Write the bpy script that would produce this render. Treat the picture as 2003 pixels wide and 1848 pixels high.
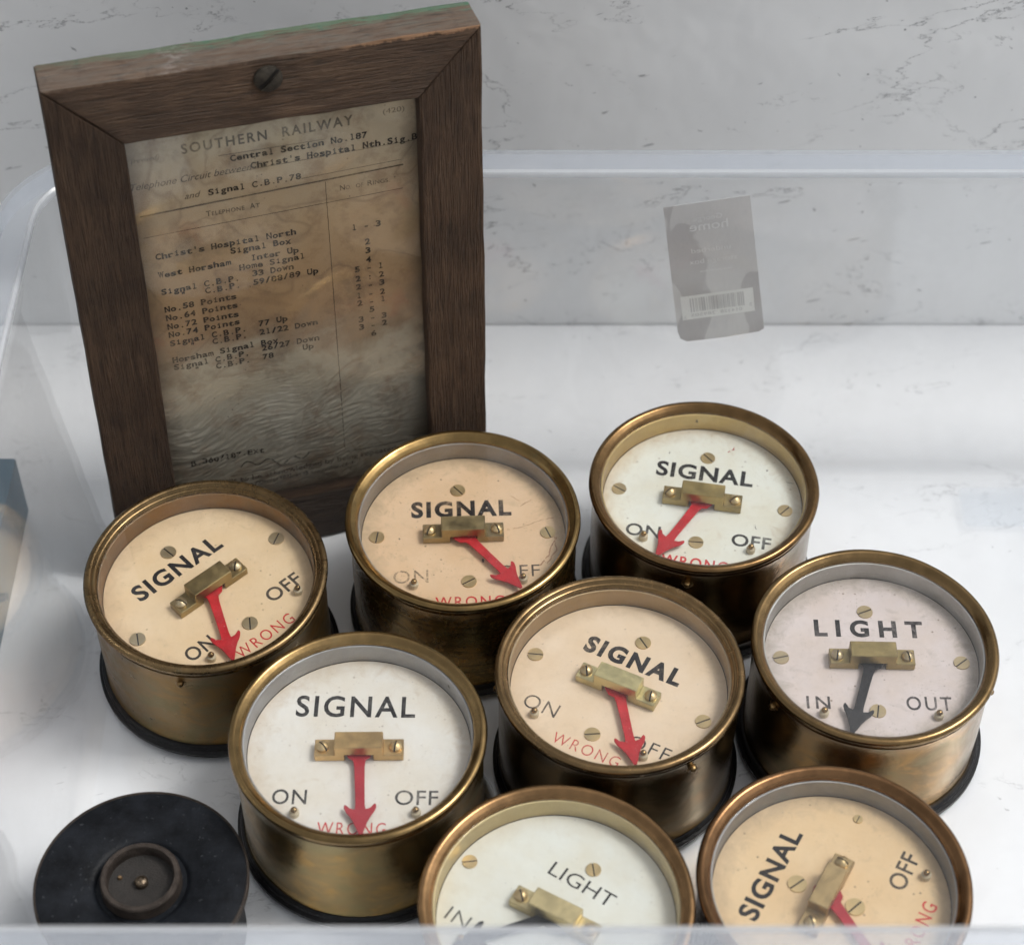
import bpy, bmesh, math, random
from mathutils import Vector, Matrix, Euler, noise as mnoise
R = math.radians
PI = math.pi
random.seed(11)
S = 0.05                      # everything below is modelled in dial radii (5 cm); scaled to metres at the end

for o in list(bpy.data.objects):
    bpy.data.objects.remove(o, do_unlink=True)
sc = bpy.context.scene
col = sc.collection

# ------------------------------------------------------------------ camera
cam = bpy.data.cameras.new('camera')
cam_o = bpy.data.objects.new('camera', cam); col.objects.link(cam_o)
cam_o.location = (0, 0, 14.578*S)
cam_o.rotation_euler = (R(90-47.468), 0, 0)
cam.sensor_width = 36
cam.lens = 4134.77/2003*36
cam.clip_start = .02; cam.clip_end = 60
cam.dof.use_dof = True
cam.dof.focus_distance = .865
cam.dof.aperture_fstop = 9.0
sc.camera = cam_o
sc.render.resolution_x = 1024; sc.render.resolution_y = 944

# ------------------------------------------------------------------ daylight: bright overcast, soft sun from the right
SUN_EL, SUN_AZ = 58, 85      # azimuth clockwise from +Y
w = bpy.data.worlds.new('World'); sc.world = w; w.use_nodes = True
wn = w.node_tree; bg = wn.nodes['Background']
sky = wn.nodes.new('ShaderNodeTexSky'); sky.sky_type = 'NISHITA'; sky.sun_disc = False
sky.sun_elevation = R(SUN_EL); sky.sun_rotation = R(SUN_AZ)
sky.dust_density = 4; sky.air_density = 1.0; sky.ozone_density = 1.0
hs = wn.nodes.new('ShaderNodeHueSaturation'); hs.inputs['Saturation'].default_value = .07
wn.links.new(sky.outputs[0], hs.inputs['Color']); wn.links.new(hs.outputs[0], bg.inputs['Color'])
bg.inputs['Strength'].default_value = .10
sun = bpy.data.lights.new('sun', 'SUN'); sun.energy = 1.0; sun.angle = R(18); sun.color = (1, .95, .88)
sun_o = bpy.data.objects.new('sun', sun); col.objects.link(sun_o)
d = Vector((math.sin(R(SUN_AZ))*math.cos(R(SUN_EL)), math.cos(R(SUN_AZ))*math.cos(R(SUN_EL)), math.sin(R(SUN_EL))))
sun_o.rotation_euler = d.to_track_quat('Z', 'Y').to_euler()
sc.view_settings.view_transform = 'Standard'; sc.view_settings.look = 'None'
sc.view_settings.exposure = 0.52; sc.view_settings.gamma = 1
try:
    sc.cycles.transparent_max_bounces = 18; sc.cycles.max_bounces = 6; sc.cycles.glossy_bounces = 4; sc.cycles.diffuse_bounces = 3
except Exception: pass

# ------------------------------------------------------------------ material helpers
class NT:
    def __init__(s, name):
        s.m = bpy.data.materials.new(name); s.m.use_nodes = True
        s.t = s.m.node_tree; s.t.nodes.clear()
        s.out = s.t.nodes.new('ShaderNodeOutputMaterial')
    def n(s, typ, ins=None, **props):
        nd = s.t.nodes.new(typ)
        for k, v in props.items(): setattr(nd, k, v)
        for k, v in (ins or {}).items():
            i = nd.inputs[k]
            if hasattr(v, 'outputs'): v = v.outputs[0]
            if isinstance(v, bpy.types.NodeSocket): s.t.links.new(v, i)
            else:
                if isinstance(v, tuple) and len(v) == 3 and i.type == 'RGBA': v = (*v, 1)
                i.default_value = v
        return nd
    def math(s, op, a, b=0.0, c=None, clamp=False):
        ins = {0: a, 1: b}
        if c is not None: ins[2] = c
        return s.n('ShaderNodeMath', ins, operation=op, use_clamp=clamp)
    def coords(s, scale=(1, 1, 1), rot=(0, 0, 0), loc=(0, 0, 0)):
        c = s.n('ShaderNodeTexCoord')
        return s.n('ShaderNodeMapping', {'Vector': c.outputs['Object'], 'Scale': scale, 'Rotation': rot, 'Location': loc})
    def noise(s, vec, scale, detail=4, rough=.55, dist=0):
        return s.n('ShaderNodeTexNoise', {'Vector': vec, 'Scale': scale, 'Detail': detail, 'Roughness': rough, 'Distortion': dist})
    def ramp(s, fac, stops, interp='LINEAR'):
        r = s.n('ShaderNodeValToRGB', {'Fac': fac}); r.color_ramp.interpolation = interp
        e = r.color_ramp.elements
        while len(e) < len(stops): e.new(.5)
        for el, (p, c) in zip(e, stops):
            el.position = p; el.color = (c, c, c, 1) if not isinstance(c, tuple) else (*c, 1)
        return r
    def mix(s, fac, a, b, blend='MIX'):
        nd = s.t.nodes.new('ShaderNodeMix'); nd.data_type = 'RGBA'; nd.blend_type = blend
        for i, v in ((0, fac), (6, a), (7, b)):
            if hasattr(v, 'outputs'): v = v.outputs[2] if v.bl_idname == 'ShaderNodeMix' else v.outputs[0]
            if isinstance(v, bpy.types.NodeSocket): s.t.links.new(v, nd.inputs[i])
            else:
                if isinstance(v, tuple) and len(v) == 3: v = (*v, 1)
                nd.inputs[i].default_value = v
        return nd.outputs[2]
    def bump(s, h, strength=.2, dist=.01, normal=None):
        ins = {'Height': h, 'Strength': strength, 'Distance': dist}
        if normal: ins['Normal'] = normal
        return s.n('ShaderNodeBump', ins)
    def pbsdf(s, **k):
        return s.n('ShaderNodeBsdfPrincipled', {a.replace('_', ' '): v for a, v in k.items()})
    def done(s, sh):
        s.t.links.new(sh.outputs[0], s.out.inputs['Surface']); return s.m

def brass(name, base, dark, seed=0, rough=.3, patina=.5, green=.0, brushed=0., bump=.15, pol=.0):
    t = NT(name); c = t.coords(loc=(seed*3.1, seed*1.7, seed*.9))
    n1 = t.noise(c, 1.6, 5, .6, .4); n2 = t.noise(c, 9, 6, .65); n3 = t.noise(c, 60, 3, .7)
    f = t.ramp(t.math('ADD', t.math('MULTIPLY', n1, .65), t.math('MULTIPLY', n2, .35)), [(.5-.30*patina-.06, 0.), (.66, 1.)])
    colr = t.mix(f, dark, base)
    if brushed:
        b = t.n('ShaderNodeTexCoord'); mp = t.n('ShaderNodeMapping', {'Vector': b.outputs['Object'], 'Scale': (.6, .6, 34)})
        nb = t.noise(mp, 1.0, 4, .7)
        colr = t.mix(t.math('MULTIPLY', t.ramp(nb, [(.35, 1.), (.55, 0.)]), brushed), colr, tuple(x*.35 for x in dark))
    if patina > .8:
        np_ = t.noise(t.coords(scale=(1, 1, 1.6), loc=(seed, seed*2, 5)), 2.6, 6, .65, .7)
        colr = t.mix(t.math('MULTIPLY', t.ramp(np_, [(.50, 0.), (.62, 1.)]), .75), colr, tuple(x*y for x, y in zip(base, (1.10, .94, .66))))
        colr = t.mix(t.math('MULTIPLY', t.ramp(np_, [(.38, 1.), (.48, 0.)]), .65), colr, tuple(x*y for x, y in zip(base, (.72, .88, .95))))
    sp = t.ramp(n3, [(.66, 0.), (.74, 1.)])
    colr = t.mix(t.math('MULTIPLY', sp, .22), colr, (.05, .03, .015))
    if green:
        ng = t.noise(c, 4.3, 6, .7)
        colr = t.mix(t.math('MULTIPLY', t.ramp(ng, [(.6, 0.), (.7, 1.)]), green), colr, (.12, .26, .22))
    rr = t.ramp(n2, [(.35, rough*.8), (.65, min(1, rough*1.35))])
    bm = t.bump(t.math('ADD', t.math('MULTIPLY', n2, .6), t.math('MULTIPLY', n3, .3)), bump, .003)
    return t.done(t.pbsdf(Base_Color=colr, Metallic=.95, Roughness=rr, Normal=bm))

def plain(name, colr, rough=.5, metal=0., var=.2, scale=8, bump=.1, spec=.5, spots=None):
    t = NT(name); c = t.coords(); n = t.noise(c, scale, 6, .65); n3 = t.noise(c, scale*7, 3, .6)
    lo = tuple(x*(1-var) for x in colr); hi = tuple(min(1, x*(1+var)) for x in colr)
    cc = t.mix(t.ramp(n, [(.35, 0.), (.65, 1.)]), lo, hi)
    if spots: cc = t.mix(t.ramp(n3, [(.66, 0.), (.72, .8)]), cc, spots)
    return t.done(t.pbsdf(Base_Color=cc, Metallic=metal, Roughness=t.ramp(n, [(.3, rough*.85), (.7, min(1, rough*1.2))]),
                          Normal=t.bump(n3, bump, .004), Specular_IOR_Level=spec))

def dial_mat(name, colr, seed, dirt=.5, edge=(.45, .33, .2), tint=None):
    t = NT(name); c = t.coords(loc=(seed*2.3, seed*1.1, 0))
    raw = t.n('ShaderNodeTexCoord')
    ln = t.n('ShaderNodeVectorMath', {0: raw.outputs['Object']}, operation='LENGTH')
    n1 = t.noise(c, 2.2, 5, .6); n2 = t.noise(c, 40, 4, .6); n4 = t.noise(c, 7, 7, .7, .8)
    v = t.n('ShaderNodeTexVoronoi', {'Vector': c, 'Scale': 11.})
    v2 = t.n('ShaderNodeTexVoronoi', {'Vector': c, 'Scale': 34.})
    cc = t.mix(t.ramp(n1, [(.35, 0.), (.7, 1.)]), colr, tint or tuple(x*y for x, y in zip(colr, (.93, .88, .8))))
    # foxing
    cc = t.mix(t.math('MULTIPLY', t.ramp(n4, [(.56, 0.), (.72, 1.)]), .55*dirt), cc, edge)
    # specks: small dots kept only where a second noise is high
    sp = t.math('MULTIPLY', t.ramp(v.outputs['Distance'], [(.07, 1.), (.13, 0.)]), t.ramp(t.noise(c, 5.3, 2), [(.50, 0.), (.56, 1.)]))
    sp2 = t.math('MULTIPLY', t.ramp(v2.outputs['Distance'], [(.10, 1.), (.2, 0.)]), t.ramp(t.noise(c, 4.1, 3), [(.50, 0.), (.6, 1.)]))
    cc = t.mix(t.math('MULTIPLY', sp, .75*min(1, dirt*1.4)), cc, (.16, .10, .06))
    cc = t.mix(t.math('MULTIPLY', sp2, .7*dirt), cc, (.22, .15, .09))
    # grime collected along the rim of the card
    e = t.math('MULTIPLY', t.ramp(t.math('ADD', ln.outputs['Value'], t.math('MULTIPLY', t.math('SUBTRACT', n4, .5), .34)), [(.70, 0.), (.88, 1.)]), min(1, 1.3*dirt))
    cc = t.mix(e, cc, edge)
    return t.done(t.pbsdf(Base_Color=cc, Roughness=.55, Normal=t.bump(n2, .05, .003)))

def ink(name, colr, seed=0, wear=.45, base=.0, fade=(.35, .5)):
    t = NT(name); c = t.coords(loc=(seed*1.3, seed*.7, 0))
    n = t.noise(c, 26, 5, .7); n1 = t.noise(c, 2.4, 2, .5)
    a = t.ramp(n, [(fade[0], 1.), (fade[1]+.2, 0.)])
    m = t.math('ADD', t.math('MULTIPLY', t.math('MULTIPLY', a, t.ramp(n1, [(.4, 0.), (.62, 1.)])), wear), base, clamp=True)
    tr = t.n('ShaderNodeBsdfTransparent'); p = t.pbsdf(Base_Color=colr, Roughness=.6, Specular_IOR_Level=.1)
    return t.done(t.n('ShaderNodeMixShader', {0: m, 1: p, 2: tr}))

def clear(name, milk=.06, tint=(.99, .995, 1), milkcol=(.82, .88, .96), rough=.03, ior=1.45, smudge=.04, refl=1.0, bump=0., specks=0.):
    """thin clear sheet: passes light, mirrors at grazing angles, with a trace of milkiness and smears"""
    t = NT(name); c = t.coords(); n = t.noise(c, 1.3, 6, .6, .6); n2 = t.noise(c, 18, 4, .7)
    tr = t.n('ShaderNodeBsdfTransparent', {'Color': tint})
    df = t.n('ShaderNodeBsdfDiffuse', {'Color': milkcol}); tl = t.n('ShaderNodeBsdfTranslucent', {'Color': milkcol})
    dd = t.n('ShaderNodeMixShader', {0: .5, 1: df, 2: tl})
    mk = t.math('ADD', milk, t.math('MULTIPLY', t.ramp(t.math('ADD', t.math('MULTIPLY', n, .7), t.math('MULTIPLY', n2, .3)), [(.45, 0.), (.7, 1.)]), smudge))
    a = t.n('ShaderNodeMixShader', {0: mk, 1: tr, 2: dd})
    if specks:
        vd = t.n('ShaderNodeTexVoronoi', {'Vector': c, 'Scale': 15.})
        dsp = t.math('MULTIPLY', t.ramp(vd.outputs['Distance'], [(.03, 1.), (.09, 0.)]), t.ramp(t.noise(c, 6, 3), [(.48, 0.), (.56, specks)]))
        mk = t.math('MAXIMUM', mk, dsp)
        a = t.n('ShaderNodeMixShader', {0: mk, 1: tr, 2: dd})
    nm = t.bump(n, bump, .02) if bump else None
    lw = t.n('ShaderNodeLayerWeight', {'Blend': .5, **({'Normal': nm} if nm else {})})
    r0 = ((ior-1)/(ior+1))**2
    fr = t.math('ADD', t.math('MULTIPLY', t.math('POWER', lw.outputs['Facing'], 5.0), 1-r0), r0)
    gl = t.n('ShaderNodeBsdfGlossy', {'Color': (1, 1, 1), 'Roughness': rough, **({'Normal': nm} if nm else {})})
    return t.done(t.n('ShaderNodeMixShader', {0: t.math('MULTIPLY', fr, refl), 1: a, 2: gl}))

def marble(name, rot=(0, 0, 0), loc=(0, 0, 0), alb=(.80, .81, .825), k=1., dm=0.):
    t = NT(name)
    tc = t.n('ShaderNodeTexCoord')
    r1 = t.n('ShaderNodeMapping', {'Vector': tc.outputs['Object'], 'Rotation': rot, 'Location': loc})   # sheet plane -> xy
    def mp(scale, ang=0., off=(0, 0, 0)):
        m_ = t.n('ShaderNodeMapping', {'Vector': r1, 'Rotation': (0, 0, ang), 'Location': off})
        return t.n('ShaderNodeMapping', {'Vector': m_, 'Scale': scale})
    c = mp((1, 1, 1))
    base = t.mix(t.ramp(t.noise(c, .25, 2, .5), [(.35, 0.), (.7, 1.)]), alb, tuple(x*1.025 for x in alb))
    def veins(vec, sc_, width, mvec, m0, m1, dark_, lvl=.5, br=(.40, .55), det=12, rough=.62):
        dark = dark_*k; m0 += dm; m1 += dm
        nz = t.noise(vec, sc_, det, rough, .0)
        ab = t.math('ABSOLUTE', t.math('SUBTRACT', nz, lvl))
        ln = t.ramp(ab, [(width*.35, 1.), (width, 0.)])
        mk = t.ramp(t.noise(mvec, 1., 4, .6), [(m0, 0.), (m1, 1.)])
        bk = t.ramp(t.noise(c, 9, 3, .7), [(br[0], .15), (br[1], 1.)])
        return t.math('MULTIPLY', t.math('MULTIPLY', ln, mk), t.math('MULTIPLY', bk, dark))
    v1 = veins(mp((.42, 1.15, 1), -.20), .55, .0042, mp((.45, .7, 1), -.2), .47, .55, .9)
    v2 = veins(mp((.5, 1.0, 1), .35, (3, 8, 2)), .62, .0045, mp((.6, .8, 1), 0, (7, 1, 3)), .53, .60, .7, .46)
    v3 = veins(mp((1.0, 1.7, 1), -.1, (9, 4, 5)), 1.1, .008, mp((.8, 1.1, 1), 0, (2, 9, 4)), .58, .65, .6, .52, (.45, .56))
    n5 = t.noise(mp((1.3, 5.2, 1), -.32, (1, 3, 1)), 2.4, 2, .5, .35)
    fl = t.math('MULTIPLY', t.ramp(n5, [(.735, 0.), (.775, 1.)]), .65*k)
    n6 = t.noise(mp((1.2, 2.0, 1), .5), 8, 2, .5)
    fl2 = t.math('MULTIPLY', t.ramp(n6, [(.745, 0.), (.775, 1.)]), .65*k)
    vd = t.n('ShaderNodeTexVoronoi', {'Vector': c, 'Scale': 3.1})
    dots = t.math('MULTIPLY', t.ramp(vd.outputs['Distance'], [(.018, 1.), (.045, 0.)]), t.ramp(t.noise(c, 2.1, 2), [(.48, 0.), (.54, .8)]))
    f = t.math('MAXIMUM', t.math('MAXIMUM', t.math('MAXIMUM', v1, v2), v3), t.math('MAXIMUM', t.math('MAXIMUM', fl, fl2), dots))
    cc = t.mix(f, base, (.13, .135, .15))
    return t.done(t.pbsdf(Base_Color=cc, Roughness=t.ramp(t.noise(c, 6, 3), [(.3, .42), (.7, .55)]), Normal=t.bump(t.noise(c, .9, 3), .08, .05)))

def wood(name, axis, dark=1.0, seed=0, top=False, chip=False):
    t = NT(name)
    sc_ = (1.1, 9, 9) if axis == 'x' else (9, 9, 1.1)
    c = t.coords(scale=sc_, loc=(seed, seed*2, seed*3))
    n1 = t.noise(c, 1.3, 8, .68, 1.2)
    c2 = t.coords(scale=(1.6, 34, 34) if axis == 'x' else (34, 34, 1.6), loc=(seed, 0, seed))
    n2 = t.noise(c2, 1.0, 4, .7)
    big = t.noise(t.coords(loc=(seed, 0, 0)), 1.4, 4, .6)
    g = t.math('ADD', t.math('MULTIPLY', n1, .6), t.math('MULTIPLY', n2, .4))
    D = dark
    cc = t.n('ShaderNodeValToRGB', {'Fac': g})
    e = cc.color_ramp.elements; e.new(.5); e.new(.6)
    for el, (p, q_) in zip(e, ((.30, (.040, .020, .011)), (.45, (.108, .059, .033)), (.58, (.170, .100, .058)), (.72, (.255, .165, .103)))):
        el.position = p; el.color = (*[x*D for x in q_], 1)
    cc = t.mix(t.math('MULTIPLY', t.ramp(big, [(.38, 1.), (.62, 0.)]), .55), cc.outputs[0], (.045*D, .026*D, .016*D))
    pos = t.n('ShaderNodeTexCoord'); xyz = t.n('ShaderNodeSeparateXYZ', {0: pos.outputs['Object']})
    geo_n = t.n('ShaderNodeSeparateXYZ', {0: pos.outputs['Normal']})
    if top:
        up = t.math('GREATER_THAN', geo_n.outputs['Z'], .6)
        wn_ = t.noise(t.coords(scale=(1.2, 7, 7)), 3, 6, .75, .5)
        # bleached, greyed top face
        cc = t.mix(t.math('MULTIPLY', t.ramp(wn_, [(.32, 0.), (.6, 1.)]), t.math('MULTIPLY', up, .75)), cc, (.150, .135, .122))
        # green paint left along the back arris
        gy = t.math('ADD', xyz.outputs['Y'], t.math('MULTIPLY', t.math('SUBTRACT', wn_, .5), .45))
        xr = t.ramp(t.math('DIVIDE', xyz.outputs['X'], 3.4), [(.0, .2), (.35, .75), (1., .9)])
        cc = t.mix(t.math('MULTIPLY', t.math('MULTIPLY', t.ramp(gy, [(.265, 0.), (.335, 1.)]), xr), up), cc, (.045, .235, .14))
        # washed-out green film and a white smear
        cc = t.mix(t.math('MULTIPLY', t.math('MULTIPLY', t.ramp(wn_, [(.5, 0.), (.66, 1.)]), up), t.math('MULTIPLY', xr, .5)), cc, (.12, .17, .15))
        sx = t.math('ABSOLUTE', t.math('SUBTRACT', xyz.outputs['X'], 1.02))
        sm = t.math('MULTIPLY', t.ramp(sx, [(.03, 1.), (.16, 0.)]), t.ramp(t.noise(t.coords(scale=(2, 5, 5)), 5, 4, .7), [(.5, 0.), (.6, 1.)]))
        cc = t.mix(t.math('MULTIPLY', sm, t.math('MULTIPLY', up, .35)), cc, (.6, .6, .6))
    if chip:
        # splintered raw edge near the right end of the front top arris
        zz = t.math('ADD', xyz.outputs['Z'], t.math('MULTIPLY', t.math('SUBTRACT', t.noise(t.coords(scale=(2, 1, 1)), 6, 5, .7), .5), .14))
        m1 = t.ramp(t.math('SUBTRACT', zz, 5.0), [(.038, 0.), (.052, 1.)])
        m2 = t.ramp(t.math('DIVIDE', xyz.outputs['X'], 3.4), [(.66, 0.), (.70, 1.)])
        fr = t.math('LESS_THAN', geo_n.outputs['Y'], -.3)
        cc = t.mix(t.math('MULTIPLY', t.math('MULTIPLY', m1, m2), fr), cc, (.34, .18, .09))
        # pale worn arris along the rest
        m3 = t.ramp(t.math('SUBTRACT', zz, 5.0), [(.035, 0.), (.06, 1.)])
        cc = t.mix(t.math('MULTIPLY', m3, .3), cc, (.30, .21, .15))
    por = t.noise(t.coords(scale=(3.5, 85, 85) if axis == 'x' else (85, 85, 3.5)), 1.0, 2, .5)
    cc = t.mix(t.math('MULTIPLY', t.ramp(por, [(.34, 1.), (.42, 0.)]), .55), cc, (.014, .009, .006))
    bm = t.bump(t.math('ADD', g, t.math('MULTIPLY', por, .5)), .6, .02)
    return t.done(t.pbsdf(Base_Color=cc, Roughness=.62, Normal=bm, Specular_IOR_Level=.35))

def paper_mat(name):
    t = NT(name); pos = t.n('ShaderNodeTexCoord'); xyz = t.n('ShaderNodeSeparateXYZ', {0: pos.outputs['Object']})
    c = t.coords(); n1 = t.noise(c, 1.5, 6, .62, .8); n2 = t.noise(c, 5, 6, .7); n3 = t.noise(c, 40, 4, .6)
    z = t.math('ADD', xyz.outputs['Z'], t.math('MULTIPLY', t.math('SUBTRACT', n1, .5), 1.1))
    cc = t.n('ShaderNodeValToRGB', {'Fac': t.math('DIVIDE', z, 5.0)})  # tone bands down the sheet; the dials' shade is painted into the dark foot
    e = cc.color_ramp.elements
    for _ in range(5): e.new(.5)
    for el, (p, q_) in zip(e, ((.1, (.23, .205, .16)), (.28, (.33, .30, .235)), (.41, (.40, .345, .25)), (.455, (.27, .185, .11)), (.52, (.38, .235, .115)), (.70, (.44, .305, .17)), (.86, (.48, .40, .28)))):
        el.position = p; el.color = (*q_, 1)
    cc = t.mix(t.math('MULTIPLY', t.ramp(n2, [(.5, 0.), (.66, 1.)]), .45), cc.outputs[0], (.17, .09, .045))
    # old water marks: soft-edged islands with a darker tide line
    ab = t.math('ABSOLUTE', t.math('SUBTRACT', t.noise(c, .9, 3, .5, 1.0), .52))
    cc = t.mix(t.math('MULTIPLY', t.ramp(ab, [(.0, 1.), (.02, 0.)]), .35), cc, (.13, .075, .04))
    cc = t.mix(t.math('MULTIPLY', t.ramp(t.noise(c, 2.6, 4, .6), [(.58, 0.), (.68, 1.)]), .35), cc, (.07, .05, .03))
    # browned margins under the rebate
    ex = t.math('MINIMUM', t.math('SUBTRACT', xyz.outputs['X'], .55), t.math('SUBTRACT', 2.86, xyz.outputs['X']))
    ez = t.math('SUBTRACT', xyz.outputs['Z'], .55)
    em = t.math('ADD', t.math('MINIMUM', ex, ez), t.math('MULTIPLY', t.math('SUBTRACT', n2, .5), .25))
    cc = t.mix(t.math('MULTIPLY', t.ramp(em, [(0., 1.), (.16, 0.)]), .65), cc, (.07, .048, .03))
    v = t.n('ShaderNodeTexVoronoi', {'Vector': c, 'Scale': 7.})
    cc = t.mix(t.math('MULTIPLY', t.ramp(v.outputs['Distance'], [(.03, 1.), (.06, 0.)]), .7), cc, (.05, .03, .02))
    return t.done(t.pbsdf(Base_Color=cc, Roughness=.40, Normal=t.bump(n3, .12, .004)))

# ------------------------------------------------------------------ mesh helpers
def link(name, me, mats, parent=None, loc=None, sharp=35):
    o = bpy.data.objects.new(name, me); col.objects.link(o)
    for m in (mats if isinstance(mats, (list, tuple)) else [mats]): me.materials.append(m)
    if parent: o.parent = parent
    if loc: o.location = loc
    if sharp is not None:
        me.shade_smooth()
        me.set_sharp_from_angle(angle=R(sharp))
    return o
def from_bm(bm, name='m'):
    me = bpy.data.meshes.new(name); bm.normal_update(); bm.to_mesh(me); bm.free(); return me
def lathe(profile, seg=96, cx=0, cy=0, closed=False):
    bm = bmesh.new(); rings = []
    for (r, z) in profile:
        if r < 1e-6: rings.append([bm.verts.new((cx, cy, z))])
        else: rings.append([bm.verts.new((cx+r*math.cos(2*PI*i/seg), cy+r*math.sin(2*PI*i/seg), z)) for i in range(seg)])
    pairs = list(zip(rings, rings[1:]))
    if closed: pairs.append((rings[-1], rings[0]))
    for a, b in pairs:
        for i in range(seg):
            j = (i+1) % seg
            if len(a) == 1 and len(b) == 1: continue
            if len(a) == 1: bm.faces.new((a[0], b[j], b[i]))
            elif len(b) == 1: bm.faces.new((a[i], a[j], b[0]))
            else: bm.faces.new((a[i], a[j], b[j], b[i]))
    bmesh.ops.recalc_face_normals(bm, faces=bm.faces)
    return from_bm(bm)
def prism(poly, d0, d1, axis='y', bevel=0., seg=2):
    """polygon extruded; axis y: poly in xz; axis z: poly in xy"""
    bm = bmesh.new()
    def P(u, v, d): return (u, d, v) if axis == 'y' else (u, v, d)
    a = [bm.verts.new(P(u, v, d0)) for u, v in poly]; b = [bm.verts.new(P(u, v, d1)) for u, v in poly]
    bm.faces.new(a); bm.faces.new(b[::-1])
    n = len(poly)
    for i in range(n):
        j = (i+1) % n; bm.faces.new((a[i], b[i], b[j], a[j]))
    bmesh.ops.recalc_face_normals(bm, faces=bm.faces)
    if bevel:
        bmesh.ops.bevel(bm, geom=list(bm.edges), offset=bevel, segments=seg, affect='EDGES', profile=.6)
    return from_bm(bm)
def box_me(x0, x1, y0, y1, z0, z1, bevel=0):
    return prism([(x0, y0), (x1, y0), (x1, y1), (x0, y1)], z0, z1, 'z', bevel)

def empty(name, label, cat, group=None):
    o = bpy.data.objects.new(name, None); col.objects.link(o); o.empty_display_size = .1
    o['label'] = label; o['category'] = cat
    if group: o['group'] = group
    return o

_tc = {}
def text_raw(s, offset=0., shear=0., space=1.):
    key = (s, offset, shear, space)
    if key not in _tc:
        cu = bpy.data.curves.new('t', 'FONT'); cu.body = s; cu.size = 1; cu.offset = offset; cu.shear = shear; cu.space_character = space
        cu.resolution_u = 4
        ob = bpy.data.objects.new('t', cu); col.objects.link(ob)
        bpy.context.view_layer.update()
        dg = bpy.context.evaluated_depsgraph_get()
        me = bpy.data.meshes.new_from_object(ob.evaluated_get(dg))
        vs = [v.co.copy() for v in me.vertices]; fs = [tuple(p.vertices) for p in me.polygons]
        bpy.data.objects.remove(ob); bpy.data.curves.remove(cu); bpy.data.meshes.remove(me)
        xs = [v.x for v in vs] or [0, 1]
        _tc[key] = (vs, fs, min(xs), max(xs))
    return _tc[key]
CAP = None
def cap_h():
    global CAP
    if CAP is None:
        vs, _, _, _ = text_raw('H'); CAP = max(v.y for v in vs)
    return CAP
def text_geo(V, F, s, x0, x1, zb, cap, fn, offset=0., shear=0., space=1.):
    """append text spanning x0..x1 on base line zb; fn maps (u, v) to a point"""
    vs, fs, a, b = text_raw(s, offset, shear, space)
    k = (x1-x0)/max(b-a, 1e-6); kz = cap/cap_h(); n0 = len(V)
    for v in vs: V.append(fn(x0+(v.x-a)*k, zb+v.y*kz))
    for f in fs: F.append(tuple(i+n0 for i in f))
SERIF = {'i': ((.5, 0, .34), (.34, 'x', .16)), 'l': ((.5, 0, .34), (.34, 't', .16)), '1': ((.5, 0, .32), (.36, 't', .14)), 'r': ((.36, 0, .26),),
         'n': ((.2, 0, .15), (.8, 0, .15)), 'h': ((.2, 0, .15), (.8, 0, .15), (.14, 't', .12)), 'm': ((.12, 0, .1), (.88, 0, .1)),
         'H': ((.18, 0, .17), (.82, 0, .17), (.18, 't', .17), (.82, 't', .17)), 'N': ((.18, 0, .17), (.18, 't', .17), (.82, 't', .17)),
         'I': ((.5, 0, .32), (.5, 't', .32)), 'U': ((.18, 't', .17), (.82, 't', .17)), 'P': ((.25, 0, .2), (.15, 't', .12)),
         'B': ((.12, 0, .12), (.12, 't', .12)), 'D': ((.12, 0, .12), (.12, 't', .12)), 'u': ((.15, 'x', .14), (.85, 0, .12)),
         'p': ((.15, 'x', .14),), 'w': ((.1, 'x', .14), (.9, 'x', .14)), 'x': ((.15, 0, .14), (.85, 0, .14), (.15, 'x', .14), (.85, 'x', .14)),
         'W': ((.1, 't', .14), (.9, 't', .14)), '4': ((.68, 0, .2),), 'd': ((.85, 0, .12), (.7, 't', .12)), 'a': ((.9, 0, .1),), 'k': ((.2, 0, .14), (.8, 0, .14))}
def typed(V, F, s, x0, zb, fn, pitch=.0501, cap=.054, wgt=.03, rnd=None):
    """fixed-pitch typewriter line: one glyph per cell, slab feet added, small vertical jitter"""
    ch = cap_h(); kz = cap/ch; xh = .74*cap
    for i, c in enumerate(s):
        if c == ' ': continue
        vs, fs, a, b = text_raw(c, wgt)
        gw = b-a; full = pitch*.88
        wd = full if c not in "iIl1.,'-:\"/!" else {'i': .2, 'l': .17, '1': .17, 'I': .17, '.': .28, ',': .28, "'": .2, '-': .55, ':': .25, '"': .5, '/': .8}.get(c, .3)*pitch
        cx = x0+(i+.5)*pitch; k = wd/max(gw, 1e-6); jz = random.uniform(-.003, .003); n0 = len(V)
        for v in vs: V.append(fn(cx-wd/2+(v.x-a)*k, zb+jz+v.y*kz))
        for f in fs: F.append(tuple(j+n0 for j in f))
        for (sx, lv, hw) in SERIF.get(c, ()):
            z = 0 if lv == 0 else (cap if lv == 't' else xh)
            z = z-(.006 if lv != 0 else 0); q0 = cx-full/2+sx*full; n0 = len(V); h = hw*full
            for (u, v) in ((q0-h, z), (q0+h, z), (q0+h, z+.008), (q0-h, z+.008)): V.append(fn(u, zb+jz+v))
            F.append((n0, n0+1, n0+2, n0+3))
def rule(V, F, x0, z0, x1, z1, th, fn, n=1):
    n0 = len(V); d_ = Vector((x1-x0, z1-z0)).normalized(); nn = Vector((-d_.y, d_.x))*th/2
    for (u, v) in ((x0-nn.x, z0-nn.y), (x1-nn.x, z1-nn.y), (x1+nn.x, z1+nn.y), (x0+nn.x, z0+nn.y)): V.append(fn(u, v))
    F.append((n0, n0+1, n0+2, n0+3))
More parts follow.
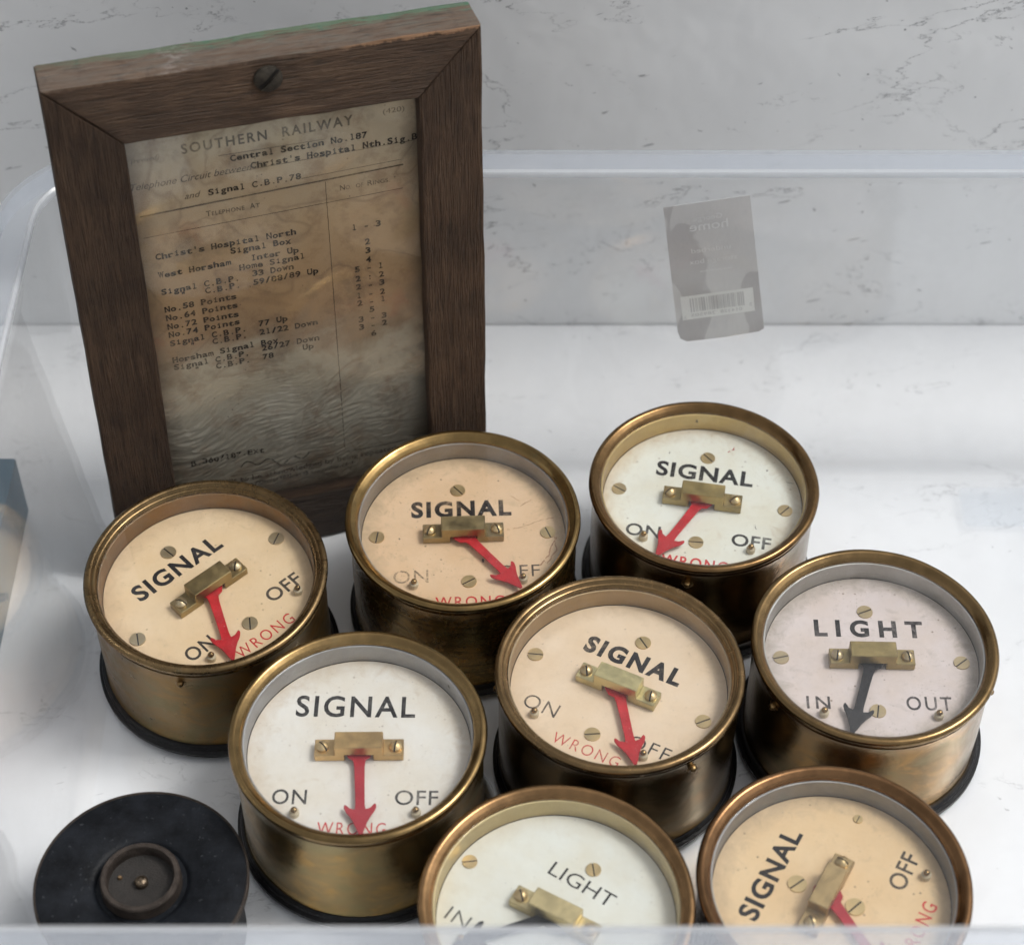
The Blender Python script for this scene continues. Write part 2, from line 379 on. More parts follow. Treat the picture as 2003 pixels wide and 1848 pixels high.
def geo_obj(name, V, F, m, parent):
    me = bpy.data.meshes.new(name); me.from_pydata([tuple(v) for v in V], [], F); me.update()
    return link(name, me, m, parent, sharp=None)

# ------------------------------------------------------------------ setting: table and wall covered with marbled sheet
TZ = -.06
WY = 15.446
tm = marble('marbled_table_sheet', loc=(4.2, 1.3, 0), alb=(.82, .83, .845), k=.48, dm=.01)
tb = link('table', box_me(-13, 13, 4.2, WY, TZ-.5, TZ, .03), tm); tb['kind'] = 'structure'
wm = marble('marbled_wall_sheet', rot=(R(-90), 0, 0), loc=(1.7, 6.2, 3.9), alb=(.86, .868, .872), k=.85, dm=.01)
wl = link('wall', box_me(-13, 13, WY+.004, WY+.5, TZ-.5, 7.0, .03), wm); wl['kind'] = 'structure'

# ------------------------------------------------------------------ clear plastic storage box
PLB = clear('clear_plastic', milk=.01, smudge=.02, rough=.06, bump=.01, refl=.8)
PLW = clear('clear_plastic_wall', milk=.03, milkcol=(.86, .89, .92), smudge=.03, rough=.05, bump=.01, refl=.9)
PLR = clear('milky_plastic_rim', milk=.27, milkcol=(.72, .77, .85), smudge=.025, rough=.12, refl=.8)
bx = empty('storage_box', 'large clear plastic storage box with milky rim holding the brass dials', 'storage box')
X0, X1, Y0, Y1 = -3.60, 6.9, 6.90, 13.42
def loop(d_, z, r0=.3, n=10):
    r = max(.02, r0+d_); pts = []
    for cx, cy, a0 in ((X1+d_-r, Y1+d_-r, 0), (X0-d_+r, Y1+d_-r, 90), (X0-d_+r, Y0-d_+r, 180), (X1+d_-r, Y0-d_+r, 270)):
        for i in range(n+1):
            a = R(a0+90*i/n); pts.append((cx+r*math.cos(a), cy+r*math.sin(a), z))
    return pts
def strip(profile, cap_first=False, close=False):
    bm = bmesh.new(); L = [[bm.verts.new(p) for p in loop(*pr)] for pr in profile]
    pairs = list(zip(L, L[1:]))
    if close: pairs.append((L[-1], L[0]))
    for a, b in pairs:
        n = len(a)
        for i in range(n):
            j = (i+1) % n; bm.faces.new((a[i], a[j], b[j], b[i]))
    if cap_first: bm.faces.new(L[0][::-1])
    bmesh.ops.recalc_face_normals(bm, faces=bm.faces)
    return from_bm(bm)
K = .08
fil = [(-.16, 0), (-.10, .012), (-.05, .04), (-.015, .09), (.008, .16)]
bm_ = bmesh.new()
a = [bm_.verts.new(p) for p in loop(-.16, 0)]; b = [bm_.verts.new((p[0], p[1], -.045)) for p in loop(-.16, 0)]
bm_.faces.new(a); bm_.faces.new(b[::-1])
link('box_floor', from_bm(bm_), PLB, bx)
walls = fil+[(K*z, z) for z in (.5, 1.2, 2., 2.8, 3.2)]+[(K*3.2+.005, 3.26), (K*3.2+.03, 3.30)]
walls += [(K*3.2+.03, 3.27), (K*3.2+.035, 3.2)]+[(K*z+.035, z) for z in (2.8, 2., 1.2, .5)]+[(.045, .16), (.02, .06), (-.03, .0), (-.16, -.045)]
link('box_wall', strip(walls), PLW, bx)
rf = K*3.2+.03
rim = [(rf+.002, 3.300), (rf+.03, 3.318), (rf+.06, 3.312), (rf+.30, 3.305), (rf+.34, 3.285), (rf+.355, 3.24), (rf+.36, 3.05),
       (rf+.335, 3.05), (rf+.33, 3.24), (rf+.30, 3.268), (rf+.06, 3.272), (rf+.002, 3.27)]
link('box_rim', strip(rim, close=True), PLR, bx)
PLE = clear('rim_bead_plastic', milk=.34, milkcol=(.90, .91, .92), smudge=.06, rough=.15, refl=1.)  # real ridge; its whiter milk paints in the highlight along the inner edge
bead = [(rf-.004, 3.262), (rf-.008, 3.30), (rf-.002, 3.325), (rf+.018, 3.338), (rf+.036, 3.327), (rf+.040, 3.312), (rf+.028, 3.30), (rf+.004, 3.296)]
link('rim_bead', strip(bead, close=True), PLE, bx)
# moulded panel outline in the floor at the right
def rrect(x0, x1, y0, y1, r, n=6):
    P = []
    for cx, cy, a0 in ((x1-r, y1-r, 0), (x0+r, y1-r, 90), (x0+r, y0+r, 180), (x1-r, y0+r, 270)):
        for i in range(n+1): P.append((cx+r*math.cos(R(a0+90*i/n)), cy+r*math.sin(R(a0+90*i/n))))
    return P
PLP = clear('moulded_panel', milk=.04, smudge=.02, rough=.05)
link('floor_panel', prism(rrect(4.14, 5.8, 12.70, 13.16, .05), .002, .03, 'z', .01, 2), PLP, bx)

# ------------------------------------------------------------------ sticker on the outside of the back wall (read from behind)
st = empty('sticker', 'grey barcode sticker seen reversed through the back of the plastic box', 'sticker')
def wall_y(z): return 13.42+K*z+.05
def sp(u, v, dy=0.): return (u, wall_y(v)-dy, v)
def sticker_mat():
    t = NT('sticker_back'); c = t.coords(scale=(1, 1, .6)); n = t.noise(c, 1.9, 2, .4, 1.2); n2 = t.noise(c, 30, 3)
    cc = t.mix(t.ramp(n, [(.505, 0.), (.525, 1.)]), (.76, .745, .735), (.60, .58, .58))
    return t.done(t.pbsdf(Base_Color=cc, Roughness=.7, Normal=t.bump(n2, .05, .005)))
CN = [(1.276, 2.942), (1.999, 3.068), (2.233, 1.64), (2.19, 1.605), (1.9, 1.54), (1.7, 1.51), (1.56, 1.49), (1.50, 1.52), (1.47, 1.60)]
V = [sp(u, v, 0) for u, v in CN]+[sp(u, v, -.006) for u, v in CN]; n = len(CN)
F = [tuple(range(n))[::-1], tuple(range(n, 2*n))]+[(i, (i+1) % n, n+(i+1) % n, n+i) for i in range(n)]
link('label_paper', (lambda me: (me.from_pydata(V, [], F), me.update(), me)[2])(bpy.data.meshes.new('label_paper')), sticker_mat(), st, sharp=20)
# label frame of axes: ex to the right on screen, ez up
O_ = Vector((1.276, 2.942)); ex = (Vector((1.999, 3.068))-O_).normalized(); ez = Vector((-ex.y, ex.x)); ez = (Vector((1.276, 2.942))-Vector((1.50, 1.50))).normalized()
LW, LH = .734, 1.46
def lab(u, v, dy=.004):
    """u,v = fraction across (0..1) and down (0..1)"""
    p = O_+ex*(u*LW)-ez*(v*LH); return sp(p.x, p.y, dy)
def mir(s, xa, xb, vb, cap, off=0.):
    # mirrored text: starts at the right (xb) and runs left
    text_geo(V2, F2, s, 0, 1, 0, cap, lambda a_, b_: lab(xb-(xb-xa)*a_, vb-b_, .004), off)
V2, F2 = [], []
mir('George.', .30, .66, .125, .035); mir('home', .27, .72, .195, .060, .01)
mir('underbed', .26, .72, .355, .036); mir('storage box', .22, .78, .435, .036); mir('clear plastic box', .33, .72, .50, .016)
WT = plain('label_white_print', (.97, .96, .95), .6, var=.03, bump=0)
geo_obj('print', V2, F2, WT, st)
V3 = [lab(.06, .665, .003), lab(.93, .665, .003), lab(.93, .845, .003), lab(.06, .845, .003)]
geo_obj('barcode_panel', V3, [(0, 1, 2, 3)], plain('label_pale', (.93, .93, .90), .6, var=.02, bump=0), st)
V2, F2 = [], []
x = .17; rr_ = random.Random(5)
while x < .81:
    wd = rr_.choice((.007, .007, .013, .02)); n0 = len(V2)
    for (u_, v_) in ((x, .685), (x+wd, .685), (x+wd, .79), (x, .79)): V2.append(lab(u_, v_, .005))
    F2.append((n0, n0+1, n0+2, n0+3)); x += wd+rr_.choice((.006, .010, .018))
def mir2(s, xa, xb, vb, cap): text_geo(V2, F2, s, 0, 1, 0, cap, lambda a_, b_: lab(xb-(xb-xa)*a_, vb-b_, .005))
mir2('5', .87, .90, .80, .022); mir2('014328', .52, .78, .825, .022); mir2('289505', .17, .46, .825, .022); mir2('2', .08, .11, .835, .022)
geo_obj('barcode', V2, F2, plain('label_bars', (.62, .61, .61), .6, var=.02, bump=0), st)

# ------------------------------------------------------------------ framed railway notice
FW, FH, FT = 3.3625, 5.065, .388
fr = empty('picture_frame', 'dark weathered oak frame holding a stained typed railway telephone notice', 'picture frame')
Rm = Matrix.Rotation(.28106, 3, 'Z') @ Matrix.Rotation(-.07552, 3, 'X') @ Matrix.Rotation(.02107, 3, 'Y')
fr.rotation_euler = Rm.to_euler(); fr.location = (-3.459, 12.118, .0)
ix0, ix1, iz0, iz1 = .557, 2.852, .552, 4.503
def rough_rail(poly, m, g):
    """mitred rail, long edges slightly uneven, arrises rubbed round"""
    bm = bmesh.new()
    a = [bm.verts.new((u, 0, v)) for u, v in poly]; b = [bm.verts.new((u, FT, v)) for u, v in poly]
    bm.faces.new(a); bm.faces.new(b[::-1]); n = len(poly)
    for i in range(n): bm.faces.new((a[i], b[i], b[(i+1) % n], a[(i+1) % n]))
    bmesh.ops.recalc_face_normals(bm, faces=bm.faces)
    es = [e for e in bm.edges]
    bmesh.ops.bevel(bm, geom=es, offset=.016, segments=2, affect='EDGES', profile=.6)
    bmesh.ops.subdivide_edges(bm, edges=[e for e in bm.edges if e.calc_length() > .6], cuts=22, use_grid_fill=True)
    for v in bm.verts:
        q_ = v.co*3.1+Vector((g, g, g)); v.co += Vector((mnoise.noise(q_), mnoise.noise(q_+Vector((9, 0, 0))), mnoise.noise(q_+Vector((0, 9, 0)))))*.009
    return link('rail' if m in (WTOP, WBOT) else 'stile', from_bm(bm), m, fr, sharp=50)
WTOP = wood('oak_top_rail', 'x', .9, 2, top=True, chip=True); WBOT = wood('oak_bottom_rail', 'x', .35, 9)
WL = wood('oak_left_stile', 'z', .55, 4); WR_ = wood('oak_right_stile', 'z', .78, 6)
g_ = .004
rough_rail([(.0+g_, FH), (FW-g_, FH), (ix1-g_, iz1), (ix0+g_, iz1)], WTOP, 1)
rough_rail([(0+g_, 0), (ix0+g_, iz0), (ix1-g_, iz0), (FW-g_, 0)], WBOT, 2)
rough_rail([(0, 0+g_), (0, FH-g_), (ix0, iz1-g_), (ix0, iz0+g_)], WL, 3)
rough_rail([(FW, 0+g_), (ix1, iz0+g_), (ix1, iz1-g_), (FW, FH-g_)], WR_, 4)
# sheet of paper, wrinkled where damp got in (lower half)
nx, nz = 220, 420
V = []; PX0, PX1, PZ0, PZ1 = ix0-.05, ix1+.05, iz0-.05, iz1+.05
def wrinkle(x, z):
    amt = max(0., min(1., (2.35-z)/.9))
    f = 0.
    if amt > 0:
        tilt = .30*(x-1.2)+.25*mnoise.noise(Vector((x*1.1, z*1.3, 2)))
        q_ = Vector((x*5.0, (z-tilt)*21.0, 0)); q_ += Vector((mnoise.noise(Vector((x*2, z*2, 3)))*.9, mnoise.noise(Vector((x*2, z*3, 7)))*1.6, 0))
        f = (max(0., 1-abs(mnoise.noise(q_))*3.2))*.0068*amt*(.4+1.2*abs(mnoise.noise(Vector((x*1.7, z*2.1, 11)))*2)) + (max(0., 1-abs(mnoise.noise(q_*1.9+Vector((4, 2, 0))))*3.0))*.0042*amt
        f += mnoise.noise(Vector((x*1.5, z*2.5, 1)))*.010*amt
    return f + mnoise.noise(Vector((x*1.2, z*1.2, 5)))*.006
for j in range(nz+1):
    for i in range(nx+1):
        x = PX0+(PX1-PX0)*i/nx; z = PZ0+(PZ1-PZ0)*j/nz
        V.append((x, .135-wrinkle(x, z), z))
F = [(j*(nx+1)+i, j*(nx+1)+i+1, (j+1)*(nx+1)+i+1, (j+1)*(nx+1)+i) for j in range(nz) for i in range(nx)]
me = bpy.data.meshes.new('paper'); me.from_pydata(V, [], F); me.update()
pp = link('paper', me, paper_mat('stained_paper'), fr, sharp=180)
bk = link('backing_board', box_me(ix0-.06, ix1+.06, .17, .30, iz0-.06, iz1+.06), plain('backing_board', (.05, .035, .025), .8), fr)
def pf(u, v): return (u, .135-wrinkle(u, v)-.0035, v+.018*(u-.65))
V, F = [], []
text_geo(V, F, 'SOUTHERN  RAILWAY', .985, 2.345, 4.243, .086, pf, .022, space=1.3)
text_geo(V, F, '(420)', 2.587, 2.76, 4.285, .045, pf)
text_geo(V, F, '(revised)', .593, .811, 4.235, .045, pf, 0, .35)
text_geo(V, F, 'Telephone Circuit between', .56, 1.515, 3.985, .062, pf, 0, .35)
text_geo(V, F, 'and', .965, 1.095, 3.822, .055, pf, 0, .35)
text_geo(V, F, 'T', 1.116, 1.155, 3.62, .05, pf, .015); text_geo(V, F, 'ELEPHONE', 1.162, 1.425, 3.62, .038, pf, .015, space=1.15)
text_geo(V, F, 'A', 1.47, 1.51, 3.62, .05, pf, .015); text_geo(V, F, 'T', 1.515, 1.55, 3.62, .038, pf, .015)
text_geo(V, F, 'N', 2.203, 2.245, 3.64, .05, pf, .01); text_geo(V, F, 'O.', 2.25, 2.295, 3.64, .038, pf, .01); text_geo(V, F, 'OF', 2.335, 2.395, 3.64, .038, pf, .01)
text_geo(V, F, 'R', 2.43, 2.472, 3.64, .05, pf, .01); text_geo(V, F, 'INGS.', 2.477, 2.612, 3.64, .038, pf, .01)
rule(V, F, .60, 3.733, 2.731, 3.783, .014, pf); rule(V, F, 1.266, 4.168, 2.117, 4.152, .005, pf); rule(V, F, 1.9, 3.82, 2.713, 3.835, .005, pf)
rule(V, F, .60, 3.525, 2.72, 3.556, .006, pf); rule(V, F, 1.3, 3.99, 2.83, 3.995, .005, pf)
for k_ in range(24):
    za, zb_ = 3.75-2.87*k_/24, 3.75-2.87*(k_+1)/24
    rule(V, F, 2.09, za, 2.088, zb_, .006, pf)
for k_ in range(12):
    xa, xb_ = 1.05+1.75*k_/12, 1.05+1.75*(k_+1)/12
    rule(V, F, xa, .828, xb_, .828+.002, .008, pf)
text_geo(V, F, 'Calls to be acknowledged by being repeated', .93, 2.55, .742, .052, pf, .012)
text_geo(V, F, 'before conversation is commenced.', 1.03, 2.17, .668, .052, pf, .012)
geo_obj('printed_text', V, F, ink('print_ink', (.055, .042, .035), 3, .5, .3), pp)
TI = ink('typewriter_ink', (.028, .021, .018), 5, .45, .10)
for s_, x_, z_ in (("Central Section No.187", 1.352, 4.098), ("Christ's Hospital Nth.Sig.B", 1.505, 4.0), ("Signal C.B.P.78", 1.15, 3.818),
                   ("Christ's Hospital North", .671, 3.296), ("Signal Box", 1.272, 3.213), ("West Horsham", .672, 3.11), ("Inter Up", 1.43, 3.112), ("Home Signal", 1.328, 3.037),
                   ("Signal C.B.P.", .677, 2.938), ("33 Down", 1.428, 2.953), ('"', .83, 2.872), ("C.B.P.", 1.03, 2.866), ("59/88/89 Up", 1.428, 2.865),
                   ("No.58 Points", .683, 2.757), ("No.64 Points", .685, 2.664), ("No.72 Points", .686, 2.571), ("No.74 Points", .687, 2.487),
                   ("Signal C.B.P.", .688, 2.4), ("77 Up", 1.438, 2.427), ('"', .85, 2.332), ("C.B.P.", 1.038, 2.328), ("21/22 Down", 1.438, 2.33),
                   ("Horsham Signal Box", .689, 2.216), ("Signal C.B.P.", .692, 2.138), ("26/27 Down", 1.442, 2.16), ('"', .86, 2.072), ("C.B.P.", 1.042, 2.066), ("78", 1.442, 2.065), ("Up", 1.788, 2.083),
                   ("1 - 3", 2.275, 3.225), ("2", 2.378, 3.06), ("3", 2.378, 2.97), ("4", 2.378, 2.88), ("5 - 1", 2.278, 2.795), ("2 : 2", 2.28, 2.70), ("2 - 3", 2.28, 2.615),
                   ("1 - 2", 2.28, 2.52), ("2 - 1", 2.282, 2.44), ("5", 2.382, 2.35), ("3 - 3", 2.284, 2.265), ("3 - 2", 2.284, 2.18), ("6", 2.386, 2.09), ("B.360/187.Ext", .722, 1.03)):
    V, F = [], []; typed(V, F, s_, x_, z_, pf); geo_obj('typed_line', V, F, TI, pp)
# signature scrawl
V, F = [], []
pts = []
for k_ in range(60):
    a = k_/59; pts.append((1.15+.62*a, .90+.035*math.sin(a*19)+.03*math.sin(a*7)))
for (a, b), (c_, d_) in zip(pts, pts[1:]): rule(V, F, a, b, c_, d_, .011, pf)
geo_obj('signature', V, F, ink('signature_ink', (.04, .035, .03), 8, .5, .3), pp)
GLF = clear('frame_glass', milk=.012, smudge=.035, milkcol=(.75, .75, .72), rough=.04, bump=.004, refl=.8)
link('glass_pane', box_me(ix0-.03, ix1+.03, .085, .103, iz0-.03, iz1+.03), GLF, fr)
# slotted screw in the top rail
def slot_screw(name, r, h, dome, m_head, m_slot, parent, loc, ang, rx=None, slot_w=.16):
    """round head made of two halves either side of a recessed slot"""
    bm = bmesh.new(); seg = 20; sw = r*slot_w
    for sgn in (1, -1):
        cs = []; N_ = 4
        a0 = math.asin(sw/r)
        angs = [a0+(PI-2*a0)*i/seg for i in range(seg+1)]
        rings = []
        for k in range(N_+1):
            t_ = k/N_; rr = r*(1-t_*.0) if k == 0 else r*math.cos(t_*PI/2*.93)*1.0
            if k == 0: z_ = 0
            else: z_ = h*(.45+.55*math.sin(t_*PI/2)) if dome else h*(1 if k > 0 else 0)
            rr = r if k == 0 else (r*(1-.02) if k == 1 else r*(1-(k-1)/N_))
            if dome: z_ = 0 if k == 0 else h*(1-(.55*(rr/r)**2))
            ring = []
            for a in angs:
                x_ = rr*math.cos(a); y_ = max(rr*math.sin(a), sw)
                ring.append(bm.verts.new((x_*sgn, y_*sgn, z_)))
            rings.append(ring)
        for A, B in zip(rings, rings[1:]):
            for i in range(seg): bm.faces.new((A[i], A[i+1], B[i+1], B[i]))
        bm.faces.new(rings[-1])
        # flat wall of the slot
        for A, B in zip(rings, rings[1:]):
            bm.faces.new((A[seg], A[0], B[0], B[seg]))
    bmesh.ops.remove_doubles(bm, verts=bm.verts, dist=1e-5)
    bmesh.ops.recalc_face_normals(bm, faces=bm.faces)
    me = from_bm(bm)
    o = link(name, me, m_head, parent, loc, sharp=30)
    eu = (rx or Matrix.Identity(3)) @ Matrix.Rotation(ang, 3, 'Z'); o.rotation_euler = eu.to_euler()
    sl = link('slot', prism([(-r*.93, -sw*1.05), (r*.93, -sw*1.05), (r*.93, sw*1.05), (-r*.93, sw*1.05)], .0005, h*.3, 'z'), m_slot, o, sharp=None)
    return o
DS = plain('dark_steel', (.05, .043, .034), .42, .5, var=.6, scale=20, bump=.5, spec=.3)
BLK = plain('slot_dark', (.012, .010, .008), .9)  # near-black fill for the screw slots
slot_screw('frame_screw', .112, .04, True, DS, BLK, fr, (1.688, .002, 4.888), .75, Matrix.Rotation(R(90), 3, 'X'))

# ------------------------------------------------------------------ the brass indicators
POL = lambda n, s, c=(.52, .37, .15), dk=(.25, .16, .06), r=.3: brass(n, c, dk, s, r, .3, 0, bump=.12)
NEEDLE_RED = plain('needle_red_paint', (.44, .014, .02), .38, var=.22, scale=7, bump=.15, spec=.3, spots=(.6, .2, .2))
NEEDLE_RED2 = plain('needle_dark_red_paint', (.34, .010, .022), .4, var=.12, scale=6, bump=.1)
NEEDLE_BLACK = plain('needle_black_paint', (.018, .019, .022), .5, var=.4, scale=10, bump=.2, spec=.12, spots=(.12, .09, .085))
GLASS = clear('dial_glass', milk=.004, smudge=.035, milkcol=(.85, .86, .87), rough=.015, ior=1.45, refl=.8, specks=.35)
GLASSD = clear('dusty_dial_glass', milk=.008, smudge=.07, milkcol=(.80, .79, .79), rough=.03, ior=1.45, refl=.8, specks=.6)
BASE = plain('black_bakelite_base', (.012, .012, .013), .38, var=.4, scale=5, bump=.15, spots=(.06, .06, .06), spec=.25)
HT = 1.208; HD = .958

def needle_me():
    half = [(-.115, .0), (-.105, .05), (-.07, .088), (0, .105), (.07, .088), (.10, .048), (.16, .041), (.30, .038), (.50, .036), (.548, .041),
            (.537, .078), (.512, .100), (.500, .112), (.508, .122), (.53, .124), (.57, .108), (.61, .080), (.66, .054), (.72, .032), (.775, .010)]
    poly = [(u, -v) for u, v in half]+[(u, v) for u, v in half[::-1] if v > 0]
    return prism(poly, 0, .014, 'z', .003, 1)
def bracket_me():
    P = [(-.345, 0), (-.11, 0), (-.11, .075), (.11, .075), (.11, 0), (.345, 0), (.345, .075), (.187, .075), (.187, .175), (-.187, .175), (-.187, .075), (-.345, .075)]
    return prism(P, -.078, .078, 'y', .006, 1)
def pin_me():
    return lathe([(0, .088), (.012, .086), (.021, .079), (.026, .068), (.024, .058), (.018, .052), (.018, 0)], 20)
def sleeve_me():
    return lathe([(.018, .048), (.034, .047), (.038, .042), (.038, 0)], 20)
SLV = plain('pin_sleeve', (.52, .44, .30), .4, var=.1, bump=.05)
def nub_me():
    return lathe([(0, .034), (.012, .033), (.024, .024), (.030, .010), (.030, -.004), (.052, -.010)], 20)

def gauge(label, x, y, ang, word, cfg):
    tl = R(cfg.get('tilt', 0)); sc_ = cfg.get('sc', 1.)
    g = empty('brass_indicator', label, 'indicator dial', 'brass railway indicator dials standing in the box')
    z0 = cfg.get('br', 1.02)*sc_*abs(math.sin(tl))
    yy = y+HT*math.sin(tl)-z0*y/13.4; xx = x*(1-z0/13.4)
    g.location = (xx, yy, z0)
    g.rotation_euler = (Matrix.Rotation(tl, 3, 'X') @ Matrix.Rotation(R(ang), 3, 'Z')).to_euler()
    g.scale = (sc_, sc_, 1)
    s = cfg['seed']
    bz = brass('bezel_brass', cfg['rim'], tuple(v*.55 for v in cfg['rim']), s, cfg.get('rr', .27)-.07, .15, cfg.get('green', 0), bump=.035)
    dm = brass('drum_brass', cfg['body'], tuple(v*.45 for v in cfg['body']), s+20, cfg.get('br_rough', .24), 1.0, cfg.get('green', 0)*.5, cfg.get('brushed', 0), bump=.1)
    br = cfg.get('br', 1.02)
    link('base', lathe([(0, 0), (br-.02, 0), (br, .015), (br, .05), (br-.015, .062), (br-.022, .066), (br-.026, .07), (br-.03, .095), (br-.045, .11), (.9, .112), (0, .112)]), BASE, g)
    link('drum', dent(lathe([(.90, .10), (.962, .10), (.972, .112), (.966, .125)]+[(.966, .125+.105*i) for i in range(1, 9)]+[(.968, 1.07), (.975, 1.095), (.94, 1.10), (.93, .98), (.90, .98)], 128, closed=True), .007, s), dm, g)
    prof = []
    for k in range(11):
        a = R(-75+200*k/10); prof.append((.963+.037*math.cos(a), HT-.037+.037*math.sin(a)))
    if cfg.get('lip', 0):    # flat stepped inner lip
        prof += [(.934, HT-.022), (.928, HT-.030), (.918, HT-.030), (.908, HT-.036), (.902, HT-.050), (.896, HT-.056), (.893, HT-.066), (.893, HT-.115)]
    else:
        prof += [(.930, HT-.018), (.918, HT-.024), (.908, HT-.034), (.900, HT-.046), (.895, HT-.052), (.893, HT-.060), (.893, HT-.115)]
    prof += [(.94, HT-.115), (.972, HT-.10)]
    link('bezel', dent(lathe(prof, 160, closed=True), .004, s, 3.), bz, g)
    rm = cfg['ring']
    link('spacer_ring', lathe([(.874, HD+.002), (.880, HD+.176), (.890, HD+.178), (.890, HD+.002)], 128, closed=True), rm, g)
    link('glass', lathe([(0, HD+.180), (.891, HD+.180), (.891, HD+.194), (0, HD+.194)], 96), cfg.get('glass', GLASS), g)
    dl = link('dial', lathe([(0, 0), (.868, 0), (.871, -.004), (.871, -.03), (0, -.03)], 96), cfg['dial'], g, (0, 0, HD))
    if cfg.get('edge'):
        link('card_edge', lathe([(.857, .001), (.859, .007), (.871, .009), (.8715, .001)], 96), cfg['edge'], g, (0, 0, HD))
    if cfg.get('marks'):
        for pts_, th_, cm_ in cfg['marks']:
            V, F = [], []; rg = random.Random(s*7+len(pts_)); q2 = []
            for (ax, ay), (bx_, by) in zip(pts_, pts_[1:]):
                for k in range(6): q2.append((ax+(bx_-ax)*k/6+rg.uniform(-.006, .006), ay+(by-ay)*k/6+rg.uniform(-.006, .006)))
            q2.append(pts_[-1])
            for (ax, ay), (bx_, by) in zip(q2, q2[1:]):
                if rg.random() < .85: rule(V, F, ax, ay, bx_, by, th_*rg.uniform(.5, 1.3), lambda u, v: (u, v, .0011))
            geo_obj('crack', V, F, cm_, dl)
    def words(lst, m, nm):
        for (st_, x0, x1, zb, cap, off, spc) in lst:
            V, F = [], []
            text_geo(V, F, st_, x0, x1, zb, cap, lambda u, v: (u, v, .0012), off, 0, spc)
            geo_obj(nm, V, F, m, dl)
    ik = ink('dial_black_lettering', (.016, .015, .017), s, cfg.get('wear', .5), cfg.get('faint', 0))
    x0, x1, zb, cap, off, spc = cfg['title']
    words([(word, x0, x1, zb, cap, off, spc)], ik, 'title_lettering')
    ik2 = ink('dial_small_lettering', (.03, .03, .034), s+3, cfg.get('wear', .5), cfg.get('faint2', .2))
    words(cfg['small'], ik2, 'position_lettering')
    if cfg.get('wrong'):
        a, b, zb, cap, off = cfg['wrong']
        words([('WRONG', a, b, zb, cap, off, 1.25)], ink('dial_red_lettering', (.62, .03, .035), s+5, .5, .15), 'warning_lettering')
    sm = brass('dial_screw_brass', cfg.get('scol', (.68, .50, .25)), (.46, .36, .19), s+40, .38, .3, 0, bump=.05)
    for (sx, sy, sr, sa) in cfg['screws']:
        slot_screw('dial_screw', sr, .010, False, sm, BLK, g, (sx, sy, HD+.0005), R(sa), slot_w=.09)
    bmr = brass('bracket_brass', cfg.get('bcol', (.50, .38, .16)), tuple(v*.6 for v in cfg.get('bcol', (.50, .38, .16))), s+60, .36, .1, 0, bump=.1)
    ba = R(cfg.get('bang', 0)); bo = cfg.get('boff', (0, -.012))
    brk = link('bracket', bracket_me(), bmr, g, (bo[0], bo[1], HD+.0008), sharp=30); brk.rotation_euler = (0, 0, ba)
    for sgn in (-1, 1):
        slot_screw('bracket_screw', .050, .05, True, sm, BLK, brk, (sgn*.284, 0, .0755), R(random.uniform(20, 140)), slot_w=.14)
    nd = link('needle', needle_me(), cfg['needle'][1], g, (bo[0], bo[1]-.01, HD+.045), sharp=30)
    nd.rotation_euler = (0, 0, R(cfg['needle'][0]))
    pm = brass('pin_brass', (.48, .32, .14), (.2, .13, .06), s+80, .25, .2, 0)
    for (px, py) in cfg['pins']:
        pn_ = link('stop_pin', pin_me(), pm, g, (px, py, HD+.0008), sharp=50); link('pin_sleeve', sleeve_me(), SLV, pn_)
    for az, zz in cfg.get('nubs', ()):
        la = R(az-ang); rr_ = .975
        o = link('case_screw', nub_me(), pm, g, (rr_*math.cos(la), rr_*math.sin(la), zz), sharp=50)
        o.rotation_euler = Vector((math.cos(la), math.sin(la), 0)).to_track_quat('Z', 'Y').to_euler()
    if cfg.get('mark') is not None:
        la = R(cfg['mark']-ang); V, F = [], []
        vs, fs, a, b = text_raw('6', .01)
        for v in vs:
            th = la-(v.x-(a+b)/2)*.055/.87
            V.append((.8735*math.cos(th), .8735*math.sin(th), HD+.085+v.y*.055))
        geo_obj('stamped_mark', V, [f for f in fs], plain('mark_grime', (.06, .045, .03), .6), g)
    return g

def dent(me, amp, sd, f=2.2):
    for v in me.vertices:
        r_ = math.hypot(v.co.x, v.co.y)
        if r_ > .88:
            k_ = 1+amp*mnoise.noise(Vector((v.co.x*f+sd*3, v.co.y*f, v.co.z*f*1.3)))
            v.co.x *= k_; v.co.y *= k_
    return me
CRK = plain('crack_brown', (.33, .17, .09), .6, bump=0); CRD = plain('mark_dark', (.06, .05, .045), .6, bump=0); CRR = plain('mark_red', (.4, .02, .02), .5, bump=0)
def ring_mat(name, c1, c2, rough=.35, metal=.8, seed=0):
    return brass(name, c1, c2, seed, rough, .8, 0, bump=.2) if metal > .5 else plain(name, c1, rough, 0, var=.12, scale=5, bump=.2, spots=c2)
ST = [(0, .508, .065, -50), (-.735, .01, .065, 10), (.73, .0, .065, -80), (.005, -.505, .065, 20)]
BLACKS = [('ON', -.60, -.31, -.50, .125, .0, 1.1), ('OFF', .30, .635, -.48, .125, .0, 1.05)]
PINS = [(-.455, -.53), (.465, -.53)]
CREAM = (.74, .57, .365); 

